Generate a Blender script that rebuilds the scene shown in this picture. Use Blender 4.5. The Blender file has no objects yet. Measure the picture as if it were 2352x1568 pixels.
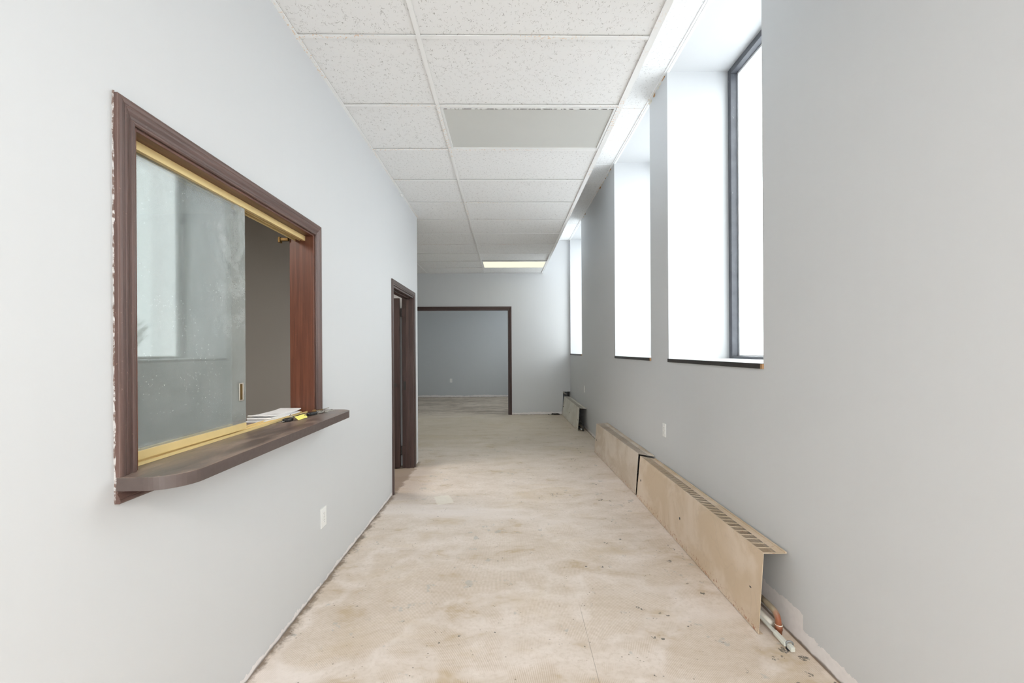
import bpy, bmesh, math, random
from mathutils import Vector, Matrix
random.seed(7)
scene = bpy.context.scene
col = scene.collection

# ------------------------------------------------------------------ camera
CAM_Z = 1.3805
YAW, ROLL, FPX = 0.0143, -0.0056, 949.45
cam_d = bpy.data.cameras.new('camera')
cam_d.sensor_width = 36.0
cam_d.lens = FPX / 2352 * 36.0
cam_d.shift_y = (803.95 - 784) / 2352
cam_d.clip_start = 0.02
cam_d.clip_end = 400
cam = bpy.data.objects.new('camera', cam_d)
col.objects.link(cam)
_cs, _sn, _cr, _sr = math.cos(YAW), math.sin(YAW), math.cos(ROLL), math.sin(ROLL)
_r0 = Vector((_cs, -_sn, 0)); _f = Vector((_sn, _cs, 0)); _u0 = Vector((0, 0, 1))
_r = _r0 * _cr + _u0 * _sr
_u = -_r0 * _sr + _u0 * _cr
cam.matrix_world = Matrix(((_r.x, _u.x, -_f.x, 0), (_r.y, _u.y, -_f.y, 0), (_r.z, _u.z, -_f.z, CAM_Z), (0, 0, 0, 1)))
scene.camera = cam

# ------------------------------------------------------------------ sky, exposure
world = bpy.data.worlds.new('overcast_sky')
scene.world = world
world.use_nodes = True
_bg = world.node_tree.nodes['Background']
_bg.inputs[0].default_value = (0.96, 0.985, 1.0, 1)
_bg.inputs[1].default_value = 3.3
scene.view_settings.view_transform = 'Standard'
scene.view_settings.look = 'None'
scene.view_settings.gamma = 1.0
scene.view_settings.use_curve_mapping = False
scene.view_settings.exposure = 0.95
LAMP_DIM, LAMP_FILL = 0.6, 25.0   # radiance of the dim far ceiling light and of the added unseen fill lights
cy = scene.cycles
cy.max_bounces = 8
cy.diffuse_bounces = 5
cy.use_adaptive_sampling = True
cy.adaptive_threshold = 0.06
cy.glossy_bounces = 4
cy.transmission_bounces = 6
cy.transparent_max_bounces = 10
cy.sample_clamp_indirect = 8
cy.caustics_reflective = False
cy.caustics_refractive = False
cy.use_denoising = True

# ------------------------------------------------------------------ node helper
class NT:
    def __init__(s, name):
        s.m = bpy.data.materials.new(name); s.m.use_nodes = True
        s.t = s.m.node_tree; s.t.nodes.clear()
        s.out = s.t.nodes.new('ShaderNodeOutputMaterial')
        s._co = None
    def n(s, typ, **kw):
        nd = s.t.nodes.new(typ)
        for k, v in kw.items(): setattr(nd, k, v)
        return nd
    def put(s, sock, v):
        if v is None: return
        if hasattr(v, 'links'): s.t.links.new(v, sock)
        elif isinstance(v, (tuple, list)) and len(v) == 3 and sock.type == 'RGBA': sock.default_value = (*v, 1)
        else: sock.default_value = v
    def co(s):
        if s._co is None: s._co = s.n('ShaderNodeTexCoord').outputs['Object']
        return s._co
    def rnd(s):
        return s.n('ShaderNodeObjectInfo').outputs['Random']
    def mapping(s, vec=None, loc=(0, 0, 0), rot=(0, 0, 0), sc=(1, 1, 1)):
        nd = s.n('ShaderNodeMapping')
        s.put(nd.inputs[0], vec if vec is not None else s.co())
        s.put(nd.inputs[1], loc); s.put(nd.inputs[2], rot); s.put(nd.inputs[3], sc)
        return nd.outputs[0]
    def vadd(s, a, b):
        nd = s.n('ShaderNodeVectorMath', operation='ADD'); s.put(nd.inputs[0], a); s.put(nd.inputs[1], b)
        return nd.outputs[0]
    def noise(s, scale, detail=2, rough=.5, dist=0, vec=None):
        nd = s.n('ShaderNodeTexNoise')
        s.put(nd.inputs['Vector'], vec if vec is not None else s.co())
        s.put(nd.inputs['Scale'], scale); s.put(nd.inputs['Detail'], detail); s.put(nd.inputs['Roughness'], rough); s.put(nd.inputs['Distortion'], dist)
        return nd.outputs[0]
    def voro(s, scale, vec=None, out='Distance', rand=1.0):
        nd = s.n('ShaderNodeTexVoronoi')
        s.put(nd.inputs['Vector'], vec if vec is not None else s.co()); s.put(nd.inputs['Scale'], scale); s.put(nd.inputs['Randomness'], rand)
        return nd.outputs[out]
    def wave(s, scale, dist=0, detail=2, dscale=1, vec=None, direction='X'):
        nd = s.n('ShaderNodeTexWave', wave_type='BANDS', bands_direction=direction)
        s.put(nd.inputs['Vector'], vec if vec is not None else s.co()); s.put(nd.inputs['Scale'], scale)
        s.put(nd.inputs['Distortion'], dist); s.put(nd.inputs['Detail'], detail); s.put(nd.inputs['Detail Scale'], dscale)
        return nd.outputs['Fac']
    def sep(s, vec=None):
        nd = s.n('ShaderNodeSeparateXYZ'); s.put(nd.inputs[0], vec if vec is not None else s.co())
        return nd.outputs
    def ma(s, op, a, b=None, c=None, clamp=False):
        nd = s.n('ShaderNodeMath', operation=op, use_clamp=clamp)
        s.put(nd.inputs[0], a); s.put(nd.inputs[1], b); s.put(nd.inputs[2], c)
        return nd.outputs[0]
    def ss(s, x, lo, hi, a=0., b=1.):
        nd = s.n('ShaderNodeMapRange', interpolation_type='SMOOTHSTEP')
        s.put(nd.inputs[0], x); s.put(nd.inputs[1], lo); s.put(nd.inputs[2], hi); s.put(nd.inputs[3], a); s.put(nd.inputs[4], b)
        return nd.outputs[0]
    def mul(s, *xs):
        r = xs[0]
        for x in xs[1:]: r = s.ma('MULTIPLY', r, x)
        return r
    def mix(s, f, a, b, mode='MIX'):
        nd = s.n('ShaderNodeMix', data_type='RGBA', blend_type=mode)
        s.put(nd.inputs[0], f); s.put(nd.inputs[6], a); s.put(nd.inputs[7], b)
        return nd.outputs[2]
    def bump(s, h, strength=.2, dist=.01):
        nd = s.n('ShaderNodeBump'); s.put(nd.inputs['Height'], h); s.put(nd.inputs['Strength'], strength); s.put(nd.inputs['Distance'], dist)
        return nd.outputs[0]
    def schlick(s, f0=.04):
        g = s.n('ShaderNodeNewGeometry'); d = s.n('ShaderNodeVectorMath', operation='DOT_PRODUCT')
        s.put(d.inputs[0], g.outputs['Incoming']); s.put(d.inputs[1], g.outputs['Normal'])
        c = s.ma('SUBTRACT', 1.0, s.ma('ABSOLUTE', d.outputs['Value']), clamp=True)
        return s.ma('MULTIPLY_ADD', s.ma('POWER', c, 5.0), 1 - f0, f0)
    def prin(s, color, rough=.5, metal=0., normal=None, spec=.5, coat=0., emis=None, estr=0.):
        nd = s.n('ShaderNodeBsdfPrincipled')
        s.put(nd.inputs['Base Color'], color); s.put(nd.inputs['Roughness'], rough); s.put(nd.inputs['Metallic'], metal)
        s.put(nd.inputs['Specular IOR Level'], spec); s.put(nd.inputs['Coat Weight'], coat)
        if normal is not None: s.put(nd.inputs['Normal'], normal)
        if emis is not None: s.put(nd.inputs['Emission Color'], emis); s.put(nd.inputs['Emission Strength'], estr)
        return nd.outputs[0]
    def done(s, shader):
        s.t.links.new(shader, s.out.inputs[0]); return s.m

def lin(r, g, b):
    f = lambda c: (c / 255 / 12.92) if c / 255 <= .04045 else ((c / 255 + .055) / 1.055) ** 2.4
    return (f(r), f(g), f(b))

M = {}
def m_paint(name, c, strip=None, dirty=0.):
    t = NT(name)
    c2 = tuple(x * .955 for x in c)
    colr = c
    # faint roller streaks, vertical
    st = t.noise(1, 2, .6, vec=t.mapping(sc=(16, 16, .5)))
    colr = t.mix(t.ss(st, .35, .8, 0, .10), colr, tuple(x * .94 for x in c))
    rough = .5
    if strip:
        X, Y, Z = t.sep()
        edge = t.ma('ADD', Z, t.ma('MULTIPLY', t.ma('SUBTRACT', t.noise(26, 3, .65), .5), .05))
        lim = strip(t, X, Y)
        f = t.ma('LESS_THAN', edge, lim)
        plaster = t.mix(t.noise(30, 2), lin(240, 236, 235), lin(224, 219, 218))
        colr = t.mix(f, colr, plaster)
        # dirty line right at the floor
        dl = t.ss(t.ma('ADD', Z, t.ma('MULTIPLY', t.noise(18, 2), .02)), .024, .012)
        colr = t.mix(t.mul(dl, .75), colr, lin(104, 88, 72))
    M[name] = t.done(t.prin(colr, rough, spec=.35))
WALL = lin(205, 206, 207)
m_paint('wall_paint', WALL)
m_paint('wall_paint_left', WALL, strip=lambda t, X, Y: t.ma('MULTIPLY', t.noise(7, 3), .05))
def _rs(t, X, Y):
    near = t.ma('LESS_THAN', Y, 1.90)
    far = t.ss(Y, 2.3, 2.5)
    hi = t.ma('SUBTRACT', .145, t.ma('MULTIPLY', near, .072))
    return t.ma('MULTIPLY_ADD', far, -.1, hi)
m_paint('wall_paint_right', WALL, strip=_rs)
m_paint('wall_paint_end', WALL, strip=lambda t, X, Y: t.ma('MULTIPLY', t.noise(3, 3), .10))
m_paint('office_paint', lin(192, 190, 186))
m_paint('far_paint', lin(196, 199, 201), strip=lambda t, X, Y: t.ma('MULTIPLY', t.noise(3, 3), .11))

def m_floor():
    t = NT('concrete_floor')
    X, Y, Z = t.sep()
    A = t.noise(1.35, 4, .68, .6, vec=t.mapping(sc=(.8, 1.5, 1)))
    Bn = t.noise(3.8, 4, .70, .4, vec=t.mapping(loc=(4, 2, 0), sc=(.75, 1.4, 1)))
    C = t.noise(10, 3, .65)
    D = t.noise(44, 3, .75)
    E = t.noise(1.75, 2, .6, vec=t.mapping(loc=(9, 3, 0)))
    G = t.noise(.9, 2, .6, .4, vec=t.mapping(loc=(1.3, 5.1, 0), sc=(.55, 2.2, 1)))
    base = t.mix(t.ss(Bn, .3, .7), lin(229, 217, 207), lin(212, 198, 184))
    base = t.mix(t.ss(D, .42, .75, 0, .50), base, lin(198, 182, 165))
    base = t.mix(t.ss(A, .52, .74, 0, .50), base, lin(200, 178, 143))
    base = t.mix(t.ss(t.ma('ADD', Bn, t.ma('MULTIPLY', C, .25)), .70, .84, 0, .55), base, lin(188, 164, 126))
    # trowel ridges running along the room in patches
    w1 = t.wave(42, .5, 1, .6)
    w2 = t.wave(40, .7, 1, .6, vec=t.mapping(rot=(0, 0, .22)))
    p1 = t.mul(t.ss(E, .47, .53), t.ss(Y, 3.8, 2.3))
    p2 = t.mul(t.ss(E, .45, .39), t.ss(Y, 4.4, 2.6))
    ridge = t.ma('MAXIMUM', t.mul(w1, p1), t.mul(w2, p2))
    base = t.mix(t.mul(ridge, .42), base, lin(172, 146, 108))
    # pale dusty swaths
    base = t.mix(t.ss(G, .54, .70, 0, .6), base, lin(236, 226, 220))
    # grey smears
    base = t.mix(t.ss(t.ma('MULTIPLY_ADD', E, .4, C), .84, .92, 0, .6), base, lin(180, 178, 172))
    # dark flecks, denser along the heaters
    nearr = t.ss(t.ma('ADD', X, t.ma('MULTIPLY', t.ma('SUBTRACT', A, .5), 2.0)), .2, 1.1, .12, .30)
    v1 = t.voro(14)
    fl = t.mul(t.ma('LESS_THAN', v1, t.ma('MULTIPLY', nearr, t.ss(Bn, .46, .66))), t.ss(D, .46, .52))
    base = t.mix(t.mul(fl, .8), base, lin(88, 86, 80))
    sp = t.mul(t.ma('LESS_THAN', t.voro(44), .17), t.ss(C, .54, .64))
    base = t.mix(t.mul(sp, .65), base, lin(120, 104, 84))
    # square of cleaner screed
    q = t.mapping(vec=t.vadd(t.co(), (.587, -3.835, 0)), rot=(0, 0, -.38))
    qx, qy, qz = t.sep(q)
    wob = t.ma('MULTIPLY', t.ma('SUBTRACT', C, .5), .05)
    sq = t.mul(t.ss(t.ma('ABSOLUTE', t.ma('ADD', qx, wob)), .080, .066), t.ss(t.ma('ABSOLUTE', t.ma('ADD', qy, wob)), .115, .100))
    base = t.mix(t.mul(sq, .55), base, lin(242, 236, 222))
    # scored line
    ln = t.ma('ABSOLUTE', t.ma('SUBTRACT', t.ma('MULTIPLY_ADD', Y, -.02, X), .345))
    ln = t.mul(t.ss(ln, .0020, .0010), t.ss(Y, 2.3, 2.1), t.ss(C, .36, .44))
    base = t.mix(t.mul(ln, .55), base, lin(130, 118, 102))
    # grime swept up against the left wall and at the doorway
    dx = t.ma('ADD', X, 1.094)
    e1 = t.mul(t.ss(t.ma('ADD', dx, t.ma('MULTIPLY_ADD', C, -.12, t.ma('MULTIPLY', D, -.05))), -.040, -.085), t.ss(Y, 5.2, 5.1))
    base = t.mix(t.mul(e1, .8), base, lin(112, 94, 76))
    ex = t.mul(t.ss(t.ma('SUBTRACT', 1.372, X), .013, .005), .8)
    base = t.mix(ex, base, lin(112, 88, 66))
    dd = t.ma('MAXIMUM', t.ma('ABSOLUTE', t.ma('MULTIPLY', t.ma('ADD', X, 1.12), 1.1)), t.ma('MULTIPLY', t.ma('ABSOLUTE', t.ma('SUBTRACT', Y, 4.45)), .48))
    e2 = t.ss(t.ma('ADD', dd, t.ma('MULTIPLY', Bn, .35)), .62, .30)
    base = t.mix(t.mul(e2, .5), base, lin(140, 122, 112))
    # tanner further back, mottled brown beyond the opening
    ol = t.ss(t.ma('ADD', Y, t.ma('MULTIPLY', A, 2.4)), 5.2, 8.4)
    base = t.mix(t.mul(ol, .5), base, lin(196, 184, 158))
    far = t.ss(t.ma('ADD', Y, t.ma('MULTIPLY', A, 1.6)), 9.1, 10.0)
    fc = t.mix(t.ss(t.ma('MULTIPLY_ADD', G, .35, t.ma('MULTIPLY', Bn, .65)), .36, .62), lin(150, 136, 122), lin(204, 192, 178))
    base = t.mix(t.mul(far, .85), base, fc)
    M['floor'] = t.done(t.prin(base, .62, spec=.35))
m_floor()

def m_tile(name, c=(.835, .833, .828), contrast=.55):
    t = NT(name)
    r = t.n('ShaderNodeVectorMath', operation='SCALE'); t.put(r.inputs[0], (37.1, 19.7, 5.3)); t.put(r.inputs['Scale'], t.rnd())
    v = t.vadd(t.co(), r.outputs[0])
    a = t.noise(62, 1, .4, .5, vec=t.mapping(vec=v, sc=(1.5, .8, 1)))
    b = t.noise(52, 1, .5, vec=t.mapping(vec=v, loc=(5, 5, 0)))
    fis = t.mul(t.ss(t.ma('ABSOLUTE', t.ma('SUBTRACT', a, .5)), .026, .010), t.ss(b, .53, .57))
    f = fis
    colr = c
    colr = t.mix(t.mul(f, contrast), colr, lin(128, 122, 116))
    M[name] = t.done(t.prin(colr, .9, spec=.1))
m_tile('ceiling_tile')

def m_simple(name, c, rough=.5, metal=0., spec=.5, nz=25, amp=.12, bump=0., coat=0.):
    t = NT(name)
    n = t.noise(nz, 4, .6)
    colr = t.mix(n, tuple(min(1, x * (1 + amp)) for x in c), tuple(x * (1 - amp) for x in c))
    M[name] = t.done(t.prin(colr, t.ss(t.noise(nz * 1.7, 3), .3, .7, rough * .88, min(1, rough * 1.12)), metal, normal=t.bump(n, bump, .002) if bump else None, spec=spec, coat=coat))
def m_tee():
    t = NT('grid_metal')
    X, Y, Z = t.sep()
    sp = t.mul(t.ss(t.noise(75, 3, .6), .56, .62), t.ss(t.noise(1.3, 3), .46, .58))
    colr = t.mix(t.mul(sp, .6), (.875, .873, .865), lin(226, 178, 122))
    M['grid_metal'] = t.done(t.prin(colr, .4, spec=.4))
m_tee()
def m_wood(name, c1, c2, axis='z', rough=.38, worn=0.):
    t = NT(name)
    sc = {'z': (55, 55, 2.2), 'y': (55, 2.2, 55), 'x': (2.2, 55, 55)}[axis]
    g = t.noise(1, 5, .65, .4, vec=t.mapping(sc=sc))
    g2 = t.noise(1, 2, .5, vec=t.mapping(sc=tuple(q * .18 for q in sc)))
    colr = t.mix(t.ss(g, .3, .7), c1, c2)
    colr = t.mix(t.ss(g2, .45, .7, 0, .4), colr, tuple(x * .62 for x in c1))
    if worn:
        w = t.mul(t.ss(t.noise(140, 3, .6), .66, .72), t.ss(t.noise(4, 2), .5, .6))
        colr = t.mix(t.mul(w, worn), colr, lin(190, 160, 140))
    M[name] = t.done(t.prin(colr, rough, normal=t.bump(g, .15, .002), spec=.5))
BR1, BR2 = lin(104, 80, 73), lin(80, 60, 54)
for ax in 'xyz': m_wood('walnut_' + ax, BR1, BR2, ax, .42, .35)
m_wood('mahogany', lin(112, 68, 50), lin(84, 48, 36), 'z', .36, .12)
m_wood('mahogany_y', lin(112, 70, 52), lin(84, 50, 38), 'y', .36, .1)
for ax in 'xyz': m_wood('dark_brown_' + ax, lin(84, 66, 62), lin(62, 46, 43), ax, .38, .15)
m_wood('door_veneer', lin(74, 56, 53), lin(58, 43, 41), 'z', .4)
m_simple('bare_wood', lin(176, 136, 96), .7)

def m_laminate():
    t = NT('smudged_laminate')
    sm = t.noise(4.2, 6, .65, 1.1, vec=t.mapping(sc=(2.2, .8, 1)))
    c = t.mix(t.ss(sm, .38, .66), lin(98, 84, 78), lin(150, 130, 118))
    c = t.mix(t.ss(t.noise(7, 4, .6, .5, vec=t.mapping(loc=(3, 1, 0), sc=(2, .8, 1))), .56, .72, 0, .7), c, lin(72, 67, 62))
    du = t.mul(t.ss(t.noise(90, 4, .7), .60, .70), t.ss(t.noise(6, 3), .52, .68))
    c = t.mix(t.mul(du, .5), c, lin(190, 180, 175))
    M['laminate'] = t.done(t.prin(c, t.ss(sm, .3, .7, .30, .46), spec=.5))
m_laminate()
m_simple('laminate_edge', lin(88, 76, 72), .42, amp=.16, nz=40)
m_simple('gold_anodized', lin(232, 206, 146), .36, metal=.2, nz=8, amp=.08)
m_simple('bronze_groove', lin(110, 84, 40), .4, metal=.6)
m_simple('white_plastic', (.82, .82, .80), .35, amp=.02)
m_simple('slot_dark', lin(60, 58, 56), .7)
m_simple('white_metal', (.80, .80, .79), .35, amp=.03)
m_simple('lens_off', lin(204, 204, 200), .7, nz=3, amp=.015, spec=.15)
m_simple('steel', lin(196, 192, 184), .28, metal=.9)
m_simple('brushed_nickel', lin(206, 196, 184), .35, metal=.7)
m_simple('black_plastic', lin(26, 26, 27), .38, amp=.2)
m_simple('brass', lin(190, 160, 110), .3, metal=.9)
m_simple('yellow_tag', lin(246, 236, 128), .45, amp=.03)
m_simple('sill_black', lin(50, 47, 45), .4, amp=.25, nz=60)
m_simple('sill_white', (.80, .81, .82), .4, nz=30, amp=.05)
m_simple('snow', lin(236, 238, 242), .8, nz=.4, amp=.06)
m_simple('asphalt', lin(120, 122, 126), .85, nz=.6, amp=.1)
m_simple('bark', lin(104, 96, 90), .9, nz=6, amp=.25)
m_simple('galvanized', lin(150, 152, 152), .5, metal=.3)
m_simple('pale_paint', lin(216, 217, 208), .45, nz=50, amp=.08)
m_simple('debris_dark', lin(44, 38, 34), .8, nz=80, amp=.3)
m_simple('slab_concrete', lin(170, 166, 160), .85, nz=8, amp=.08, bump=.2)
m_simple('rubber', lin(40, 40, 42), .6)
m_simple('plaster_crumb', lin(226, 220, 208), .85, nz=60, amp=.1)
def m_lens_on(name, c, e_):
    t = NT(name)
    e = t.n('ShaderNodeEmission'); t.put(e.inputs[0], c); t.put(e.inputs[1], e_)
    M[name] = t.done(e.outputs[0])
m_lens_on('lens_dim', (1.0, .95, .70), LAMP_DIM)
m_lens_on('lens_fill', (1.0, .93, .86), LAMP_FILL)
m_lens_on('lens_room_fill', (1.0, .93, .84), LAMP_FILL * .40)
def m_frame():
    t = NT('chipped_dark_frame')
    X, Y, Z = t.sep()
    n = t.noise(1, 5, .7, vec=t.mapping(sc=(160, 160, 14)))
    c = t.mix(t.noise(12, 4), lin(66, 68, 74), lin(104, 106, 112))
    c = t.mix(t.mul(t.ss(n, .66, .74), .85), c, lin(226, 224, 220))
    M['frame_dark'] = t.done(t.prin(c, .42, spec=.45))
m_frame()
def m_caulk():
    t = NT('chipped_caulk')
    M['caulk'] = t.done(t.prin(t.mix(t.ss(t.noise(60, 3, .7), .40, .56), (.52, .50, .49), lin(112, 92, 84)), .7))
m_caulk()
def m_chip():
    t = NT('chipped_white_edge')
    M['frame_chipped'] = t.done(t.prin(t.mix(t.ss(t.noise(38, 3, .7), .46, .52), (.82, .82, .80), lin(96, 92, 88)), .5))
m_chip()
m_simple('frame_light', (.86, .87, .88), .35, amp=.04)
def m_heater(name, c1, c2, seed):
    t = NT(name)
    X, Y, Z = t.sep()
    v = t.mapping(loc=(seed, seed * 1.7, 0))
    st = t.noise(2.6, 4, .6, .5, vec=v)
    c = t.mix(t.ss(st, .40, .60), c1, c2)
    dp = t.noise(1, 4, .6, .3, vec=t.mapping(vec=v, sc=(30, 30, 1.8)))
    c = t.mix(t.ss(dp, .56, .74, 0, .22), c, tuple(q * .86 for q in c1))
    tide = t.noise(3.2, 4, .6, .6, vec=v)
    tb = t.mul(t.ss(t.ma('ABSOLUTE', t.ma('SUBTRACT', tide, .52)), .014, .004), .16)
    c = t.mix(tb, c, tuple(q * .75 for q in c2))
    rust = t.mul(t.ss(t.noise(48, 3, .7, vec=v), .55, .62), t.ss(t.ma('ADD', Z, t.ma('MULTIPLY', t.noise(5, 3, vec=v), .12)), .125, .07))
    top = t.mul(t.ss(Z, .374, .386), t.ss(t.noise(22, 4, .7, vec=v), .60, .68))
    c = t.mix(t.mul(t.ma('MAXIMUM', rust, t.mul(top, .7)), .75), c, lin(160, 92, 56))
    M[name] = t.done(t.prin(c, t.ss(st, .3, .7, .38, .55), spec=.45))
m_heater('heater_tan', lin(220, 202, 182), lin(208, 187, 161), 0)
m_heater('heater_taupe', lin(208, 196, 182), lin(193, 178, 160), 3.1)
m_heater('heater_grey', lin(222, 219, 208), lin(210, 205, 192), 6.7)
m_simple('grille_shade', lin(70, 58, 46), .6, amp=.3, nz=60)  # dark colour standing in for shade below the grille
m_simple('heater_inside', lin(74, 72, 70), .7, amp=.2)
def m_copper():
    t = NT('stained_copper')
    n = t.noise(22, 5, .7, .3)
    X, Y, Z = t.sep()
    cu = t.mix(n, lin(168, 104, 74), lin(126, 74, 52))
    pt = t.mix(t.noise(30, 4), lin(184, 172, 150), lin(146, 132, 110))
    f = t.ss(t.ma('ADD', Y, t.ma('MULTIPLY', t.ma('SUBTRACT', n, .5), .05)), -.012, .022)
    M['copper'] = t.done(t.prin(t.mix(f, cu, pt), .45, spec=.4))
m_copper()
def m_pane():
    t = NT('window_glass')
    tr = t.n('ShaderNodeBsdfTransparent'); t.put(tr.inputs[0], (.96, .98, .98))
    gl = t.n('ShaderNodeBsdfAnisotropic'); t.put(gl.inputs['Roughness'], 0.0); t.put(gl.inputs[0], (1, 1, 1))
    mx = t.n('ShaderNodeMixShader'); t.put(mx.inputs[0], t.schlick()); t.put(mx.inputs[1], tr.outputs[0]); t.put(mx.inputs[2], gl.outputs[0])
    M['pane'] = t.done(mx.outputs[0])
m_pane()
def m_dusty():
    t = NT('dusty_sliding_glass')
    X, Y, Z = t.sep()
    n = t.noise(5, 5, .6, 1.2, vec=t.mapping(sc=(1, 1.4, .8)))
    sw = t.noise(7, 3, .55, 1.0, vec=t.mapping(loc=(1, 4, 2)))
    edge = t.ma('MULTIPLY', t.ss(Y, -.02, .30), t.ss(Z, -.35, .5, .35, 1.))
    grain = t.noise(420, 2, .7)
    d = t.ma('ADD', t.ss(n, .3, .75, .12, .24), t.mul(edge, t.ss(sw, .30, .70, .05, .30)))
    d = t.ma('MULTIPLY', d, t.ss(grain, .3, .7, .75, 1.25))
    speck = t.mul(t.ma('LESS_THAN', t.voro(70), .10), t.ss(t.noise(6, 3), .5, .6))
    d = t.ma('ADD', d, t.mul(speck, .5), clamp=True)
    tr = t.n('ShaderNodeBsdfTransparent'); t.put(tr.inputs[0], (.88, .905, .90))
    di = t.n('ShaderNodeBsdfDiffuse'); t.put(di.inputs[0], (.60, .625, .615))
    m1 = t.n('ShaderNodeMixShader'); t.put(m1.inputs[0], d); t.put(m1.inputs[1], tr.outputs[0]); t.put(m1.inputs[2], di.outputs[0])
    gl = t.n('ShaderNodeBsdfAnisotropic'); t.put(gl.inputs['Roughness'], 0.03); t.put(gl.inputs[0], (.97, 1, .99))
    m2 = t.n('ShaderNodeMixShader'); t.put(m2.inputs[0], t.schlick(.045)); t.put(m2.inputs[1], m1.outputs[0]); t.put(m2.inputs[2], gl.outputs[0])
    M['dusty'] = t.done(m2.outputs[0])
m_dusty()
def m_paper():
    t = NT('printed_paper')
    n = t.ss(t.noise(9, 3, .5, .4), .54, .66, 0, .30)
    lines = t.mul(t.ss(t.wave(18, 0, 0, 1, direction='Y'), .6, .8), t.ss(t.noise(14, 2), .56, .6), .12)
    M['paper_print'] = t.done(t.prin(t.mix(t.ma('ADD', n, lines), (.88, .88, .89), lin(140, 142, 142)), .6, spec=.3))
m_paper()
m_simple('paper', (.86, .86, .87), .6, nz=200, amp=.04)

# ------------------------------------------------------------------ mesh helper
def wloc(o):
    v = Vector((0, 0, 0))
    while o is not None: v = v + Vector(o.location); o = o.parent
    return v
class MB:
    def __init__(s): s.v = []; s.f = []
    def box(s, x0, x1, y0, y1, z0, z1):
        return s.hexa([(x0, y0, z0), (x1, y0, z0), (x1, y1, z0), (x0, y1, z0), (x0, y0, z1), (x1, y0, z1), (x1, y1, z1), (x0, y1, z1)])
    def hexa(s, p):
        b = len(s.v); s.v += [tuple(q) for q in p]
        for f in ((0, 3, 2, 1), (4, 5, 6, 7), (0, 1, 5, 4), (1, 2, 6, 5), (2, 3, 7, 6), (3, 0, 4, 7)): s.f.append(tuple(b + i for i in f))
        return s
    def loft(s, rings, caps=True, closed=True):
        b = len(s.v); n = len(rings[0])
        for r in rings: s.v += [tuple(q) for q in r]
        for k in range(len(rings) - 1):
            for i in range(n if closed else n - 1):
                j = (i + 1) % n
                s.f.append((b + k * n + i, b + k * n + j, b + (k + 1) * n + j, b + (k + 1) * n + i))
        if caps:
            s.f.append(tuple(b + i for i in reversed(range(n))))
            s.f.append(tuple(b + (len(rings) - 1) * n + i for i in range(n)))
        return s
    def tube(s, path, r, n=12, caps=True):
        path = [Vector(p) for p in path]; rings = []; up = None
        for i, p in enumerate(path):
            d = (path[min(i + 1, len(path) - 1)] - path[max(i - 1, 0)]).normalized()
            if up is None:
                up = Vector((0, 0, 1)) if abs(d.z) < .9 else Vector((1, 0, 0))
            a = d.cross(up).normalized(); up = a.cross(d).normalized()
            rr = r[i] if isinstance(r, (list, tuple)) else r
            rings.append([p + a * rr * math.cos(2 * math.pi * k / n) + up * rr * math.sin(2 * math.pi * k / n) for k in range(n)])
        return s.loft(rings, caps)
    def torus(s, c, R, r, ax=(0, 0, 1), n=20, m=8):
        ax = Vector(ax).normalized(); a = ax.orthogonal().normalized(); b2 = ax.cross(a); c = Vector(c)
        base = len(s.v)
        for i in range(n):
            t = 2 * math.pi * i / n; d = a * math.cos(t) + b2 * math.sin(t)
            for k in range(m):
                q = 2 * math.pi * k / m
                s.v.append(tuple(c + d * (R + r * math.cos(q)) + ax * r * math.sin(q)))
        for i in range(n):
            for k in range(m):
                s.f.append((base + i * m + k, base + ((i + 1) % n) * m + k, base + ((i + 1) % n) * m + (k + 1) % m, base + i * m + (k + 1) % m))
        return s
    def xf(s, mat):
        s.v = [tuple(mat @ Vector(v)) for v in s.v]; return s
    def build(s, name, mat, parent=None, smooth=False, bevel=0., segs=2):
        me = bpy.data.meshes.new(name)
        o0 = wloc(parent) if parent is not None else Vector((0, 0, 0))
        me.from_pydata([(v[0] - o0.x, v[1] - o0.y, v[2] - o0.z) for v in s.v], [], s.f)
        bm = bmesh.new(); bm.from_mesh(me); bmesh.ops.recalc_face_normals(bm, faces=bm.faces); bm.to_mesh(me); bm.free()
        me.materials.append(M[mat] if isinstance(mat, str) else mat)
        if smooth:
            for p in me.polygons: p.use_smooth = True
        o = bpy.data.objects.new(name, me); col.objects.link(o)
        if parent is not None: o.parent = parent
        if bevel:
            b = o.modifiers.new('bevel', 'BEVEL'); b.width = bevel; b.segments = segs; b.limit_method = 'ANGLE'; b.angle_limit = .6
        return o
def B(*a): return MB().box(*a)
def empty(name, loc=(0, 0, 0)):
    o = bpy.data.objects.new(name, None); o.location = loc; o.empty_display_size = .05; col.objects.link(o); return o
def tag(o, label=None, cat=None, group=None, kind=None):
    for k, v in (('label', label), ('category', cat), ('group', group), ('kind', kind)):
        if v: o[k] = v
    return o
def band_split(o, mat, z):
    o.data.materials.append(M[mat])
    for p in o.data.polygons:
        if max(o.data.vertices[i].co.z for i in p.vertices) <= z + 1e-4: p.material_index = 1
    return o
def struct(o, label=None):
    o['kind'] = 'structure'
    if label: o['label'] = label
    return o
def share(src, name, loc, parent=None, rot=None):
    o = bpy.data.objects.new(name, src.data); col.objects.link(o); o.location = loc
    if parent is not None: o.parent = parent
    if rot: o.rotation_euler = rot
    return o
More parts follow.
